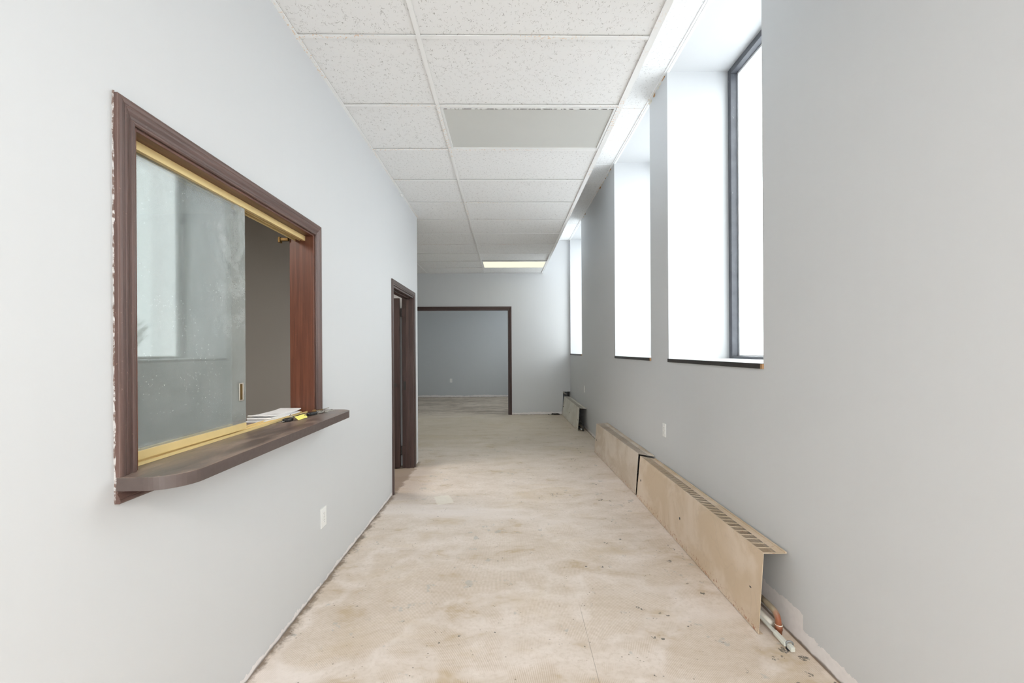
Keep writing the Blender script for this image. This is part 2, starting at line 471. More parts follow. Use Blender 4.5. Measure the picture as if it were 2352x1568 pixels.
def wall_with_holes(mb, axis, a0, a1, u0, u1, z0, z1, holes):
    """slab between a0..a1 on its thin axis, running u0..u1, holes = [(u0,u1,z0,z1)] sorted along u"""
    def bx(ua, ub, za, zb):
        if ub - ua < 1e-5 or zb - za < 1e-5: return
        if axis == 'x': mb.box(a0, a1, ua, ub, za, zb)
        else: mb.box(ua, ub, a0, a1, za, zb)
    u = u0
    for (h0, h1, k0, k1) in sorted(holes):
        bx(u, h0, z0, z1); bx(h0, h1, z0, k0); bx(h0, h1, k1, z1); u = h1
    bx(u, u1, z0, z1)
    return mb

# ------------------------------------------------------------------ dimensions
XL, XR, YE = -1.094, 1.372, 8.845
HC, HS = 3.025, 3.726          # main ceiling, ceiling of the slot over the windows
XC, XE = -.450, .770           # grid lines
ROW0, P = 2.176, .61
TH = .13
SY0, SY1, SZ0, SZ1 = 1.230, 2.380, 1.031, 2.045     # service window opening
DY0, DY1, DZ1 = 4.020, 4.910, 2.018                 # door opening
WINS = [(2.186, 3.470), (3.896, 5.177), (7.462, 8.774)]
WINS_OUT = [(-1.49, -.21), (9.45, 10.75), (10.95, 12.05)]  # the last two are unseen windows added to brighten the far room
SILL, XG = 1.301, 1.93
YB = -2.6

# ------------------------------------------------------------------ room shell
floor = struct(B(-4.2, 2.05, YB, 12.5, -.12, 0).build('floor', 'floor'), 'bare mottled beige concrete floor with trowel ridges')
w = MB()
wall_with_holes(w, 'x', XL - TH, XL, YB, 5.125, 0, .2, [(DY0, DY1, 0, .2)])
wall_with_holes(w, 'x', XL - TH, XL, YB, 5.125, .2, HC + .04, [(SY0, SY1, .993, SZ1), (DY0, DY1, .2, DZ1)])
wall_left = struct(band_split(w.build('wall_left', 'wall_paint'), 'wall_paint_left', .2), 'pale grey painted partition wall with service window and doorway')
w = MB()
holes = [(a, b, SILL - .028, HS) for a, b in sorted(WINS + WINS_OUT)]
wall_with_holes(w, 'x', XR, 2.02, YB, 12.4, 0, .2, [])
wall_with_holes(w, 'x', XR, 2.02, YB, 12.4, .2, HS + .14, holes)
wall_right = struct(band_split(w.build('wall_right', 'wall_paint'), 'wall_paint_right', .2), 'grey painted thick outer wall with deep tall window recesses')
w = MB()
NX0, NZ = 1.214, .487
w.box(-3.2, -2.10, YE, YE + TH, 0, HC + .04)
w.box(-2.10, .052, YE, YE + TH, 2.247, HC + .04)
w.box(.052, NX0, YE, YE + TH, 0, HC + .04)
w.box(NX0, XR, YE, YE + TH, NZ, HC + .04)
w.box(.80, XR, YE, YE + TH, HC + .04, HS + .14)
wall_end = struct(w.build('wall_end', 'wall_paint_end'), 'pale grey end wall with a wide cased opening')
struct(B(-3.2, XL - TH, 4.995, 5.125, 0, HC + .04).build('wall_return', 'wall_paint'))
struct(B(-3.33, -3.2, 4.995, 12.4, 0, HC + .04).build('wall_far_left', 'wall_paint'))
struct(B(-3.2, XR, 12.25, 12.4, 0, HC + .04).build('wall_back', 'far_paint'), 'blue grey back wall of the room beyond the opening')
w = MB()
wall_with_holes(w, 'y', YB - .13, YB, XL - TH, XR, 0, HS + .14, [(-.98, 1.26, .02, 2.9)])
struct(w.build('wall_behind', 'wall_paint'))
# rooms on the left
struct(B(-4.13, XL - TH, 3.75, 3.87, 0, 2.7).build('wall_office_partition', 'office_paint'), 'taupe grey office wall seen through the service window')
struct(B(-4.13, -4.0, -1.2, 4.995, 0, 2.7).build('wall_office_far', 'office_paint'))
struct(B(-4.0, XL - TH, -1.33, -1.2, 0, 2.7).build('wall_office_near', 'office_paint'))
struct(B(-4.13, XL - TH, -1.33, 4.995, 2.62, 2.72).build('ceiling_office', 'office_paint'))
struct(B(-3.33, XR, YE + TH, 12.4, HC, HC + .1).build('ceiling_far_room', 'wall_paint'))
# dark shaft seen through the cut-out in the end wall
w = MB(); w.box(NX0 - .06, NX0 - .02, YE + TH, YE + TH + .3, 0, NZ + .05); w.box(NX0 - .06, XR, YE + TH + .3, YE + TH + .33, 0, NZ + .05); w.box(NX0 - .06, XR, YE + TH, YE + TH + .33, NZ + .05, NZ + .08)
struct(w.build('wall_pipe_chase', 'far_paint'))

# ------------------------------------------------------------------ ceiling: slab, grid, tiles
ceil = struct(B(-4.2, 2.02, YB - .13, 12.4, HS + .03, HS + .14).build('ceiling', 'slab_concrete'), 'suspended white tile ceiling with a raised slot above the windows')
rows = [ROW0 + P * k for k in range(-7, 11)]     # cross tee positions, last one 8.276
LIGHT_ROWS = {-7: 'on', 1: 'off', 9: 'on'}
def tile_obj(x0, x1, y0, y1, z, cache={}):
    key = (round(x1 - x0, 3), round(y1 - y0, 3))
    c = ((x0 + x1) / 2, (y0 + y1) / 2, z)
    if key not in cache:
        hx, hy = key[0] / 2, key[1] / 2
        o = B(-hx, hx, -hy, hy, 0, .016).build('ceiling_tile', 'ceiling_tile')
        o.location = c; o.parent = ceil; cache[key] = o
        return o
    return share(cache[key], 'ceiling_tile', c, ceil)
g = .004
ZT = HC + .008
allrows = [YB] + rows + [YE]
for i in range(len(allrows) - 1):
    y0, y1 = allrows[i] + g, allrows[i + 1] - g
    k = i - 8
    cols = [(XL, XC), (XC, XE)] if allrows[i + 1] < 5.2 else [(-3.2, -2.89), (-2.89, -1.67), (-1.67, XC), (XC, XE)]
    for (x0, x1) in cols:
        if x0 == XC and k in LIGHT_ROWS: continue
        if k == 8 and x0 == XC:     # one tile sags out of line in front of the far light
            tile_obj(x0 + g, x1 - g, y0 + .05, y1, ZT + .012); continue
        tile_obj(x0 + g, x1 - g, y0, y1, ZT)
def tee(name, *a): return B(*a).build(name, 'grid_metal', ceil)
FL = .012
tee('main_tee', XC - FL, XC + FL, YB, YE, HC, HC + .003)
tee('main_tee', -1.67 - FL, -1.67 + FL, 5.125, YE, HC, HC + .003)
tee('main_tee', -2.89 - FL, -2.89 + FL, 5.125, YE, HC, HC + .003)
tee('edge_channel', XE - .006, XE + .030, YB, YE, HC - .002, HC + .004)
tee('wall_angle', XL, XL + .02, YB, 5.125, HC, HC + .003)
tee('wall_angle', -3.2, XE, YE - .02, YE, HC, HC + .003)
for y in rows:
    if y < 5.1: tee('cross_tee', XL + .02, XC - FL, y - FL, y + FL, HC + .0003, HC + .003)
    else:
        tee('cross_tee', -1.67 + FL, XC - FL, y - FL, y + FL, HC + .0003, HC + .003)
        tee('cross_tee', -2.89 + FL, -1.67 - FL, y - FL, y + FL, HC + .0003, HC + .003)
    tee('cross_tee', XC + FL, XE - .006, y - FL, y + FL, HC + .0003, HC + .003)
B(XE + .012, XE + .030, YB, YE, HC + .004, HS + .03).build('fascia', 'wall_paint', ceil)
# slot ceiling
ys = [YB] + [2.79 + P * k for k in range(-8, 10)] + [YE]
for a, b in zip(ys[:-1], ys[1:]):
    tile_obj(XE + .034, XR - .016, a + .0025, b - .0025, HS + .002)
for y in ys[1:-1]:
    tee('cross_tee', XE + .030, XR - .018, y - .005, y + .005, HS - .0005, HS + .002)
tee('wall_angle', XR - .020, XR, YB, YE, HS - .006, HS + .002)
tee('wall_angle', XE + .03, XE + .05, YB, YE, HS - .002, HS + .002)
# soffit trim strips over each window recess, and a loose clip at the left wall angle
for a, b in WINS:
    B(XR - .004, XR + .020, a, b, HS - .010, HS).build('soffit_bead', 'white_metal', ceil)
cl = MB(); cl.box(XL, XL + .022, 4.33, 4.37, HC - .018, HC - .001); cl.box(XL + .004, XL + .016, 4.31, 4.35, HC - .030, HC - .017)
cl.build('loose_clip', 'white_metal', ceil, bevel=.002)

def troffer(x, y, z, lens, label):
    x0, x1 = x + .013, x + 1.212
    y0, y1 = y + .013, y + P - .013
    r = empty('ceiling_light', ((x0 + x1) / 2, (y0 + y1) / 2, z))
    for a in ((x0, x1, y0, y0 + .016), (x0, x1, y1 - .016, y1), (x0, x0 + .016, y0 + .016, y1 - .016), (x1 - .016, x1, y0 + .016, y1 - .016)):
        B(*a, z - .001, z + .012).build('frame', 'white_metal', r, bevel=.001)
    B(x0 + .016, x1 - .016, y0 + .016, y1 - .016, z + .006, z + .010).build('lens', lens, r)
    if lens == 'lens_off': B(x0 + .016, x1 - .016, y0 + .016, y0 + .027, z + .001, z + .006).build('chipped_edge', 'frame_chipped', r)
    B(x0, x1, y0, y1, z + .013, z + .06).build('housing', 'white_metal', r)
    return tag(r, label, 'ceiling light', 'recessed ceiling lights')
troffer(XC, 2.786, HC, 'lens_off', 'unlit recessed ceiling light with grey lens, the nearer one')
troffer(XC, ROW0 + P * 9, HC, 'lens_dim', 'lit cream recessed ceiling light near the end wall')
troffer(XC, ROW0 - P * 7, HC, 'lens_fill', 'unseen recessed ceiling light added behind the viewer as frontal fill')  # added out of view to fill the near walls with light
troffer(-3.0, .6, 2.545, 'lens_room_fill', 'unseen fill light added inside the office behind the service window')  # added out of view to lift the dark office wall
troffer(-3.4, 4.0, 2.545, 'lens_room_fill', 'unseen fill light added inside the side room behind the door')  # added out of view to brighten the side room

# ------------------------------------------------------------------ tall windows in the right wall
def tall_window(n, a, b):
    r = struct(empty('window_%d' % n, (XG, (a + b) / 2, SILL)), 'tall narrow fixed window in a deep recess')
    z0, z1 = SILL, HS
    fw = .045
    for q in ((a, a + fw, z0, z1), (b - fw, b, z0, z1), (a + fw, b - fw, z1 - fw, z1), (a + fw, b - fw, z0, z0 + .02)):
        B(XR + .515, XR + .568, q[0], q[1], q[2], q[3]).build('window_frame', 'frame_dark', r, bevel=.003)
    f2 = .060
    for q in ((a, a + f2, z0, z1), (b - f2, b, z0, z1), (a + f2, b - f2, z1 - f2, z1), (a + f2, b - f2, z0, z0 + .03)):
        B(XR + .570, XR + .606, q[0], q[1], q[2], q[3]).build('glazing_bead', 'frame_light', r, bevel=.003)
    B(XR + .590, XR + .596, a + f2 - .01, b - f2 + .01, z0 + .02, z1 - f2 + .01).build('pane', 'pane', r)
    B(XR + .001, XR + .515, a, b, SILL - .028, SILL).build('window_sill', 'sill_white', r)
    B(XR - .010, XR + .001, a - .004, b + .004, SILL - .028, SILL + .001).build('sill_edge', 'sill_black', r, bevel=.0015)
    B(XR - .0104, XR + .0005, a - .0045, a + .012, SILL - .0275, SILL - .002).build('chipped_corner', 'bare_wood', r)
for n, (a, b) in enumerate(WINS + WINS_OUT, 1): tall_window(n, a, b)
# unseen glazing added behind the viewer, lets in sky light as frontal fill
r = struct(empty('fill_glazing', (.15, YB, 0)), 'unseen glazed opening added behind the viewer for fill light')
for q in ((-.98, -.92), (1.20, 1.26), (.11, .17)):
    B(q[0], q[1], YB - .10, YB - .03, .02, 2.9).build('frame', 'frame_dark', r)
for q in ((-.92, .11), (.17, 1.20)):
    B(q[0], q[1], YB - .10, YB - .03, 2.84, 2.9).build('frame', 'frame_dark', r)
    B(q[0], q[1], YB - .10, YB - .03, .02, .12).build('frame', 'frame_dark', r)
    B(q[0], q[1], YB - .07, YB - .063, .12, 2.84).build('pane', 'pane', r)

# peeling paint under the slot ceiling
def flakes(y0, y1, n):
    for k in range(n):
        y = y0 + (y1 - y0) * (k + random.random() * .7) / n
        h = random.uniform(.008, .030); l = random.uniform(.03, .09); d = random.uniform(.006, .020)
        m = MB(); m.hexa([(XR - d, y, HS - h), (XR, y, HS - h * 1.4), (XR, y + l, HS - h * 1.1), (XR - d * .7, y + l * .9, HS - h * .8), (XR - d * .8, y, HS - h + .004), (XR, y, HS - .004), (XR, y + l, HS - .004), (XR - d * .5, y + l, HS - h * .5)])
        m.build('paint_flake', 'plaster_crumb' if k % 3 else 'bare_wood', wall_right)
flakes(3.50, 3.88, 5); flakes(5.25, 6.1, 8); flakes(7.0, 7.4, 2)

# ------------------------------------------------------------------ casings
def casing(parent, u0, u1, v0, v1, prof, mp, sides, mats, foot=None, name='casing'):
    for sd in sides:
        if sd == 'top': A = [(u0 - s, v1 + s, t) for s, t in prof]; C = [(u1 + s, v1 + s, t) for s, t in prof]
        elif sd == 'bottom': A = [(u0 - s, v0 - s, t) for s, t in prof]; C = [(u1 + s, v0 - s, t) for s, t in prof]
        elif sd == 'near': A = [(u0 - s, (v0 - s) if foot is None else foot, t) for s, t in prof]; C = [(u0 - s, v1 + s, t) for s, t in prof]
        else: A = [(u1 + s, (v0 - s) if foot is None else foot, t) for s, t in prof]; C = [(u1 + s, v1 + s, t) for s, t in prof]
        m = MB(); m.loft([[mp(*q) for q in A], [mp(*q) for q in C]])
        m.build(name, mats[0] if sd in ('near', 'far') else mats[1], parent, bevel=.0008, segs=1)
COLONIAL = [(0, 0), (0, .008), (.004, .0105), (.010, .0105), (.013, .008), (.020, .0095), (.030, .014), (.036, .0155), (.040, .0145), (.044, .0165), (.052, .0175), (.058, .0165), (.062, .014), (.062, 0)]
FLAT = [(0, 0), (0, .008), (.003, .010), (.012, .0105), (.016, .0135), (.050, .014), (.054, .012), (.055, 0)]

# ------------------------------------------------------------------ service window
sw = struct(empty('window_7', (XL - .06, (SY0 + SY1) / 2, SZ0)), 'interior service window with dark wood casing and one sliding dusty glass')
LM = lambda u, v, t: (XL + t, u, v)
casing(sw, SY0, SY1, SZ0, SZ1, COLONIAL, LM, ('top', 'near', 'far'), ('walnut_z', 'walnut_y'), foot=SZ0)
# bottom apron below the shelf
A = [(SY0 - .062, .993 - s * .58, t) for s, t in COLONIAL]; C = [(SY1 + .062, .993 - s * .58, t) for s, t in COLONIAL]
MB().loft([[LM(*q) for q in A], [LM(*q) for q in C]]).build('apron', 'walnut_y', sw)
cb = MB(); rd = random.Random(3); zz = .960; rings = []
while zz < 2.112:
    w_ = rd.uniform(.0006, .0032); d_ = rd.uniform(.002, .007); y_ = SY0 - .0615
    rings.append([(XL, y_ - w_, zz), (XL, y_ + .002, zz), (XL + d_, y_ + .001, zz), (XL + d_ * .6, y_ - w_ * .8, zz)]); zz += rd.uniform(.006, .018)
cb.loft(rings).build('caulk_bead', 'caulk', sw)
jt = .012
B(XL - TH - .004, XL + .001, SY1 - jt, SY1, SZ0, SZ1).build('jamb', 'mahogany', sw, bevel=.001)
B(XL - TH - .004, XL + .001, SY0, SY0 + jt, SZ0, SZ1).build('jamb', 'mahogany', sw, bevel=.001)
B(XL - TH - .004, XL + .001, SY0 + jt, SY1 - jt, SZ1 - .010, SZ1).build('head_jamb', 'mahogany_y', sw, bevel=.001)
# upper track
ua, ub = SY0 + jt, SY1 - jt
tr = B(XL - .062, XL - .045, ua, ub, 2.008, SZ1 - .010).build('upper_track', 'gold_anodized', sw, bevel=.001)
B(XL - .105, XL - .062, ua, ub, 2.026, SZ1 - .010).build('track_back', 'bronze_groove', tr)
B(XL - .078, XL - .074, ua, ub, 2.008, 2.026).build('track_fin', 'gold_anodized', tr)
B(XL - .105, XL - .100, ua, ub, 2.008, 2.026).build('track_fin', 'gold_anodized', tr)
lt = B(XL - .105, XL - .036, ua, ub, SZ0, SZ0 + .004).build('lower_track', 'gold_anodized', sw, bevel=.0008)
for xx in (-.042, -.075, -.105):
    B(XL + xx, XL + xx + .006, ua, ub, SZ0 + .004, SZ0 + .010).build('track_fin', 'gold_anodized', lt)
def sliding(y0, y1, xx, rot):
    p = empty('sliding_panel', (0, 0, 0)); p.parent = sw; c = Vector((XL + xx, (y0 + y1) / 2, 1.53)); p.location = c - Vector(sw.location)
    p.rotation_euler = (0, 0, rot)
    B(XL + xx - .003, XL + xx + .003, y0, y1, SZ0 + .012, 2.022).build('glass', 'dusty', p)
    B(XL + xx - .006, XL + xx + .006, y0, y1, SZ0 + .011, SZ0 + .039).build('bottom_rail', 'gold_anodized', p, bevel=.001)
    return p
p1 = sliding(SY0 + jt + .001, 1.835, -.061, -.020)
# finger pull let into the glass edge
c = wloc(p1); hx = c.x + .003
hp = empty('handle', (0, 0, 0)); hp.parent = p1
yy0, yy1, za, zb = 1.790, 1.817, 1.168, 1.246
for q in ((hx, hx + .003, yy0, yy1, za, za + .005), (hx, hx + .003, yy0, yy1, zb - .005, zb), (hx, hx + .003, yy0, yy0 + .004, za, zb), (hx, hx + .003, yy1 - .005, yy1, za, zb)):
    B(*q).build('rim', 'brushed_nickel', hp, bevel=.0006)
B(hx - .0005, hx + .001, yy0 + .004, yy1 - .005, za + .005, zb - .005).build('recess', 'bronze_groove', hp)
p2 = sliding(SY0 + jt + .001, 1.800, -.092, .0)
# small catch at the head, office side
kt = MB(); kt.box(XL - TH - .05, XL - TH - .004, SY1 - .030, SY1 - .012, SZ1 - .040, SZ1 - .022); kt.box(XL - TH - .058, XL - TH - .046, SY1 - .034, SY1 - .008, SZ1 - .050, SZ1 - .018)
kt.build('catch', 'bronze_groove', sw, bevel=.002)

# counter shelf through the opening
def arc(cx, cy_, r, a0, a1, n=12): return [(cx + r * math.cos(math.radians(a0 + (a1 - a0) * k / n)), cy_ + r * math.sin(math.radians(a0 + (a1 - a0) * k / n))) for k in range(n + 1)]
sx, sy0, sy1, rn, rf = -.918, 1.169, 2.500, .098, .085
top = [(-1.36, SY0 + .001), (XL, SY0 + .001), (XL, sy0)] + arc(sx - rn, sy0 + rn, rn, -90, 0) + arc(sx - rf, sy1 - rf, rf, 0, 90) + [(XL, sy1), (XL, SY1 - .001), (-1.36, SY1 - .001)]
zt, zb_ = SZ0, .993
m = MB(); b0 = len(top)
m.v = [(x, y, zb_) for x, y in top] + [(x, y, zt - .0012) for x, y in top]
m.f = [tuple(reversed(range(b0)))] + [(i, (i + 1) % b0, b0 + (i + 1) % b0, b0 + i) for i in range(b0)] + [tuple(range(b0, 2 * b0))]
sh = tag(empty('counter_shelf', (XL, 1.83, .993)), 'dark brown laminate counter shelf with rounded corners under the service window', 'shelf')
m.build('edge_band', 'laminate_edge', sh)
m = MB(); m.v = [(x, y, zt - .0012) for x, y in top] + [(x, y, zt) for x, y in top]
m.f = [tuple(reversed(range(b0)))] + [(i, (i + 1) % b0, b0 + (i + 1) % b0, b0 + i) for i in range(b0)] + [tuple(range(b0, 2 * b0))]
m.build('top_sheet', 'laminate', sh)

# ------------------------------------------------------------------ door in the left wall
d = struct(empty('door_1', (XL - .06, (DY0 + DY1) / 2, 0)), 'dark brown door standing open into the side room')
casing(d, DY0, DY1, 0, DZ1, FLAT, LM, ('top', 'near', 'far'), ('dark_brown_z', 'dark_brown_y'), foot=0)
jw = .018
B(XL - TH - .002, XL + .001, DY0, DY0 + jw, 0, DZ1).build('jamb', 'dark_brown_z', d)
B(XL - TH - .002, XL + .001, DY1 - jw, DY1, 0, DZ1).build('jamb', 'dark_brown_z', d)
B(XL - TH - .002, XL + .001, DY0 + jw, DY1 - jw, DZ1 - jw, DZ1).build('head_jamb', 'dark_brown_y', d)
B(XL - .085, XL - .045, DY1 - jw - .011, DY1 - jw, 0, DZ1 - jw).build('door_stop', 'dark_brown_z', d, bevel=.001)
B(XL - .085, XL - .045, DY0 + jw, DY0 + jw + .011, 0, DZ1 - jw).build('door_stop', 'dark_brown_z', d, bevel=.001)
B(XL - .085, XL - .045, DY0 + jw, DY1 - jw, DZ1 - jw - .011, DZ1 - jw).build('door_stop', 'dark_brown_y', d, bevel=.001)
sl = B(XL - TH - .022 - .85, XL - TH - .022, DY1 - jw - .040, DY1 - jw - .002, .012, DZ1 - jw - .004).build('door_slab', 'door_veneer', d, bevel=.002)
for z in (.16, 1.78):
    hg = B(XL - TH - .030, XL - .090, DY1 - jw - .004, DY1 - jw - .0005, z, z + .10).build('hinge', 'dark_brown_z', d)
    MB().tube([(XL - TH - .012, DY1 - jw - .006, z), (XL - TH - .012, DY1 - jw - .006, z + .10)], .006, 8).build('knuckle', 'slot_dark', hg, smooth=True)
B(XL - .118, XL - .090, DY1 - jw - .0025, DY1 - jw, .92, 1.02).build('strike_plate', 'slot_dark', d)
B(XL - TH - .10, XL - TH - .06, DY1 - jw - .050, DY1 - jw - .040, .96, 1.0).build('latch_plate', 'slot_dark', sl)

# casing of the wide opening in the end wall
wo = struct(empty('trim_1', (-1.0, YE, 0)), 'dark brown casing around the wide opening in the end wall')
EM = lambda u, v, t: (u, YE - t, v)
casing(wo, -2.10, .052, 0, 2.247, [(s * 1.1, t * 1.2) for s, t in COLONIAL], EM, ('top', 'near', 'far'), ('dark_brown_z', 'dark_brown_x'), foot=0)
B(.040, .053, YE - .001, YE + TH + .001, 0, 2.247).build('jamb', 'dark_brown_z', wo)
B(-2.101, -2.088, YE - .001, YE + TH + .001, 0, 2.247).build('jamb', 'dark_brown_z', wo)
B(-2.088, .040, YE - .001, YE + TH + .001, 2.236, 2.248).build('head_jamb', 'dark_brown_x', wo)

# ------------------------------------------------------------------ outlets
def outlet(c, n, label, up=(0, 0, 1)):
    """duplex outlet at c on a wall with outward normal n"""
    n = Vector(n); upv = Vector(up); t = upv.cross(n)
    r = empty('wall_outlet', c)
    def bx(name, a0, a1, b0, b1, t0, t1, mat, parent, bev=0.):
        P = lambda a, b, q: Vector(c) + t * a + upv * b + n * q
        m = MB(); m.hexa([P(a0, b0, t0), P(a1, b0, t0), P(a1, b1, t0), P(a0, b1, t0), P(a0, b0, t1), P(a1, b0, t1), P(a1, b1, t1), P(a0, b1, t1)])
        return m.build(name, mat, parent, bevel=bev)
    bx('cover_plate', -.035, .035, -.0575, .0575, 0, .006, 'white_plastic', r, .002)
    for s in (-1, 1):
        rc = bx('receptacle', -.017, .017, s * .0195 - .0145, s * .0195 + .0145, .006, .0085, 'white_plastic', r, .0025)
        for a in (-.0065, .0065): bx('slot', a - .001, a + .001, s * .0195 - .001, s * .0195 + .007, .0084, .0088, 'slot_dark', rc)
        bx('slot', -.002, .002, s * .0195 - .010, s * .0195 - .006, .0084, .0088, 'slot_dark', rc)
    bx('screw', -.003, .003, -.003, .003, .006, .0074, 'steel', r, .001)
    return tag(r, label, 'outlet', 'white wall outlets')
outlet((XL, 2.473, .396), (1, 0, 0), 'white outlet low on the left wall below the counter shelf')
outlet((XR, 3.567, .680), (-1, 0, 0), 'white outlet on the right wall above the nearest heater cover')
outlet((XR, 7.215, .692), (-1, 0, 0), 'small white outlet on the right wall above the farthest heater cover')
outlet((-1.632, 12.25, .49), (0, -1, 0), 'small outlet on the back wall seen through the wide opening')

# ------------------------------------------------------------------ heater covers
def heater(bn, bf, tn, tf, wn, wf, mat, label, rustend=False):
    bn, bf, tn, tf, wn, wf = map(Vector, (bn, bf, tn, tf, wn, wf))
    r = empty('heater_cover', ((bn + bf) / 2))
    nrm = (bf - bn).cross(tn - bn).normalized()
    if nrm.x > 0: nrm = -nrm
    th = .0025
    m = MB(); off = -nrm * th
    m.hexa([bn, bf, bf + off, bn + off, tn, tf, tf + off, tn + off])
    fp = m.build('front_panel', mat, r)
    lip = -nrm * .022
    MB().hexa([bn, bf, bf + lip, bn + lip, bn + Vector((0, 0, .002)), bf + Vector((0, 0, .002)), bf + lip + Vector((0, 0, .002)), bn + lip + Vector((0, 0, .002))]).build('bottom_lip', mat, fp)
    Pt = lambda u, s, q=0.: tn.lerp(tf, u).lerp(wn.lerp(wf, u), s) + Vector((0, 0, q))
    L = (tf - tn).length
    def pb(mb, u0, u1, s0, s1, q0, q1):
        return mb.hexa([Pt(u0, s0, q0), Pt(u0, s1, q0), Pt(u1, s1, q0), Pt(u1, s0, q0), Pt(u0, s0, q1), Pt(u0, s1, q1), Pt(u1, s1, q1), Pt(u1, s0, q1)])
    tp = MB(); pb(tp, 0, 1, 0, .06, -.002, 0); pb(tp, 0, 1, .62, 1, -.002, 0); e = .012 / L
    pb(tp, 0, e, .06, .62, -.002, 0); pb(tp, 1 - e, 1, .06, .62, -.002, 0)
    top = tp.build('top_panel', mat, r)
    k = MB(); pb(k, 0, 1, .93, 1, 0, .006); k.build('rear_lip', mat, top)
    n = int(round(L / .050))
    rib0 = None
    for i in range(1, n):
        u = e + (1 - 2 * e) * i / n; du = .0035 / L
        q = MB(); pb(q, u - du, u + du, .06, .62, -.002, .0002); q.build('grille_rib', mat, top)
    fins = MB(); nf = 11
    for i in range(1, nf):
        s = .06 + .56 * i / nf
        pb(fins, e, 1 - e, s - .0045, s + .0045, -.004, -.0012)
    tag(fins.build('grille_fins', mat, top), kind='stuff')
    dm = MB(); pb(dm, .03, .97, .02, .66, -.022, -.020); dm.build('shade_plate', 'grille_shade', r)  # dark plate added under the grille so its slots look shaded
    # finned element and hanger brackets inside
    mid = lambda u, x, z: tuple(bn.lerp(bf, u) + Vector((x, 0, z)))
    MB().tube([mid(.06, .075, .10), mid(.97, .075, .10)], .013, 10).build('element_pipe', 'heater_inside', r, smooth=True)
    fn = MB()
    for i in range(60):
        c = bn.lerp(bf, .12 + .8 * i / 59) + Vector((.075, 0, .10)); fn.box(c.x - .03, c.x + .03, c.y - .0006, c.y + .0006, c.z - .03, c.z + .03)
    tag(fn.build('element_fins', 'heater_inside', r), kind='stuff')
    for u in (.045, .5, .955):
        c = bn.lerp(bf, u); B(c.x + .012, c.x + .055, c.y - .008, c.y + .008, .17, .186).build('hanger_bracket', 'heater_inside', r)
        B(c.x + .045, c.x + .060, c.y - .008, c.y + .008, .13, .186).build('hanger_bracket', 'heater_inside', r)
    return tag(r, label, 'heater cover', 'sheet metal heater covers along the right wall')
heater((1.211, 1.980, .003), (1.217, 3.862, .003), (1.237, 1.980, .392), (1.247, 3.846, .386), (1.362, 1.995, .384), (1.368, 3.780, .374), 'heater_tan', 'long tan heater cover nearest the viewer, exposed pipe at its end')
heater((1.219, 3.905, .003), (1.182, 5.560, .003), (1.236, 3.868, .402), (1.213, 5.560, .384), (1.366, 3.800, .392), (1.368, 5.590, .386), 'heater_taupe', 'stained taupe heater cover, the middle one under the second window')
heater((1.208, 6.997, .003), (1.185, 8.835, .003), (1.238, 6.997, .392), (1.240, 8.815, .390), (1.366, 7.020, .376), (1.368, 8.815, .380), 'heater_grey', 'short looking greyish heater cover in the far corner by the end wall')

# pipe at the end of the near cover
hp_ = tag(empty('heating_pipe', (1.318, 1.99, 0)), 'copper heating pipe bending down into the floor beside the near heater cover', 'pipe')
path = [(1.309, 2.12, .098), (1.309, 2.06, .098)]
for k in range(0, 7):
    a = math.radians(15 * k); path.append((1.309 + .003 * k / 6, 2.025 - .038 * math.sin(a) , .098 - .038 * (1 - math.cos(a))))
path += [(1.315, 1.987, .0)]
MB().tube(path, .0145, 14).build('pipe', 'copper', hp_, smooth=True)
MB().tube([(1.313, 1.9872, .045), (1.3145, 1.987, .018)], .0175, 14).build('collar', 'copper', hp_, smooth=True)
MB().torus((1.3145, 1.987, .044), .016, .0022).build('solder_ring', 'plaster_crumb', hp_, smooth=True)
rp = tag(empty('return_pipe', (1.295, 2.1, 0)), 'dusty lower return pipe lying on the floor behind the near heater cover', 'pipe')
MB().tube([(1.292, 2.25, .024), (1.296, 2.06, .022), (1.305, 2.025, .016)], .020, 12).build('pipe', 'plaster_crumb', rp, smooth=True)
lv = tag(empty('support_bar', (1.28, 1.96, 0)), 'pale painted metal support bar with clamp on the floor by the pipe', 'bracket')
MB().hexa([(1.262, 2.075, .030), (1.276, 2.075, .030), (1.288, 1.962, .020), (1.270, 1.958, .020), (1.262, 2.075, .040), (1.276, 2.075, .040), (1.288, 1.962, .032), (1.270, 1.958, .032)]).build('bar', 'pale_paint', lv, bevel=.003)
MB().hexa([(1.268, 1.962, .016), (1.290, 1.966, .016), (1.298, 1.890, .006), (1.274, 1.886, .006), (1.268, 1.962, .034), (1.290, 1.966, .034), (1.298, 1.890, .026), (1.274, 1.886, .026)]).build('bar', 'pale_paint', lv, bevel=.004)
MB().torus((1.297, 1.884, .022), .014, .004, (.2, 1, .15)).build('clamp_ring', 'galvanized', lv, smooth=True)
B(1.282, 1.302, 1.852, 1.882, .006, .028).xf(Matrix.Identity(4)).build('end_block', 'pale_paint', lv, bevel=.003)
B(1.278, 1.303, 1.868, 1.885, .0005, .008).build('foot', 'rubber', lv, bevel=.002)
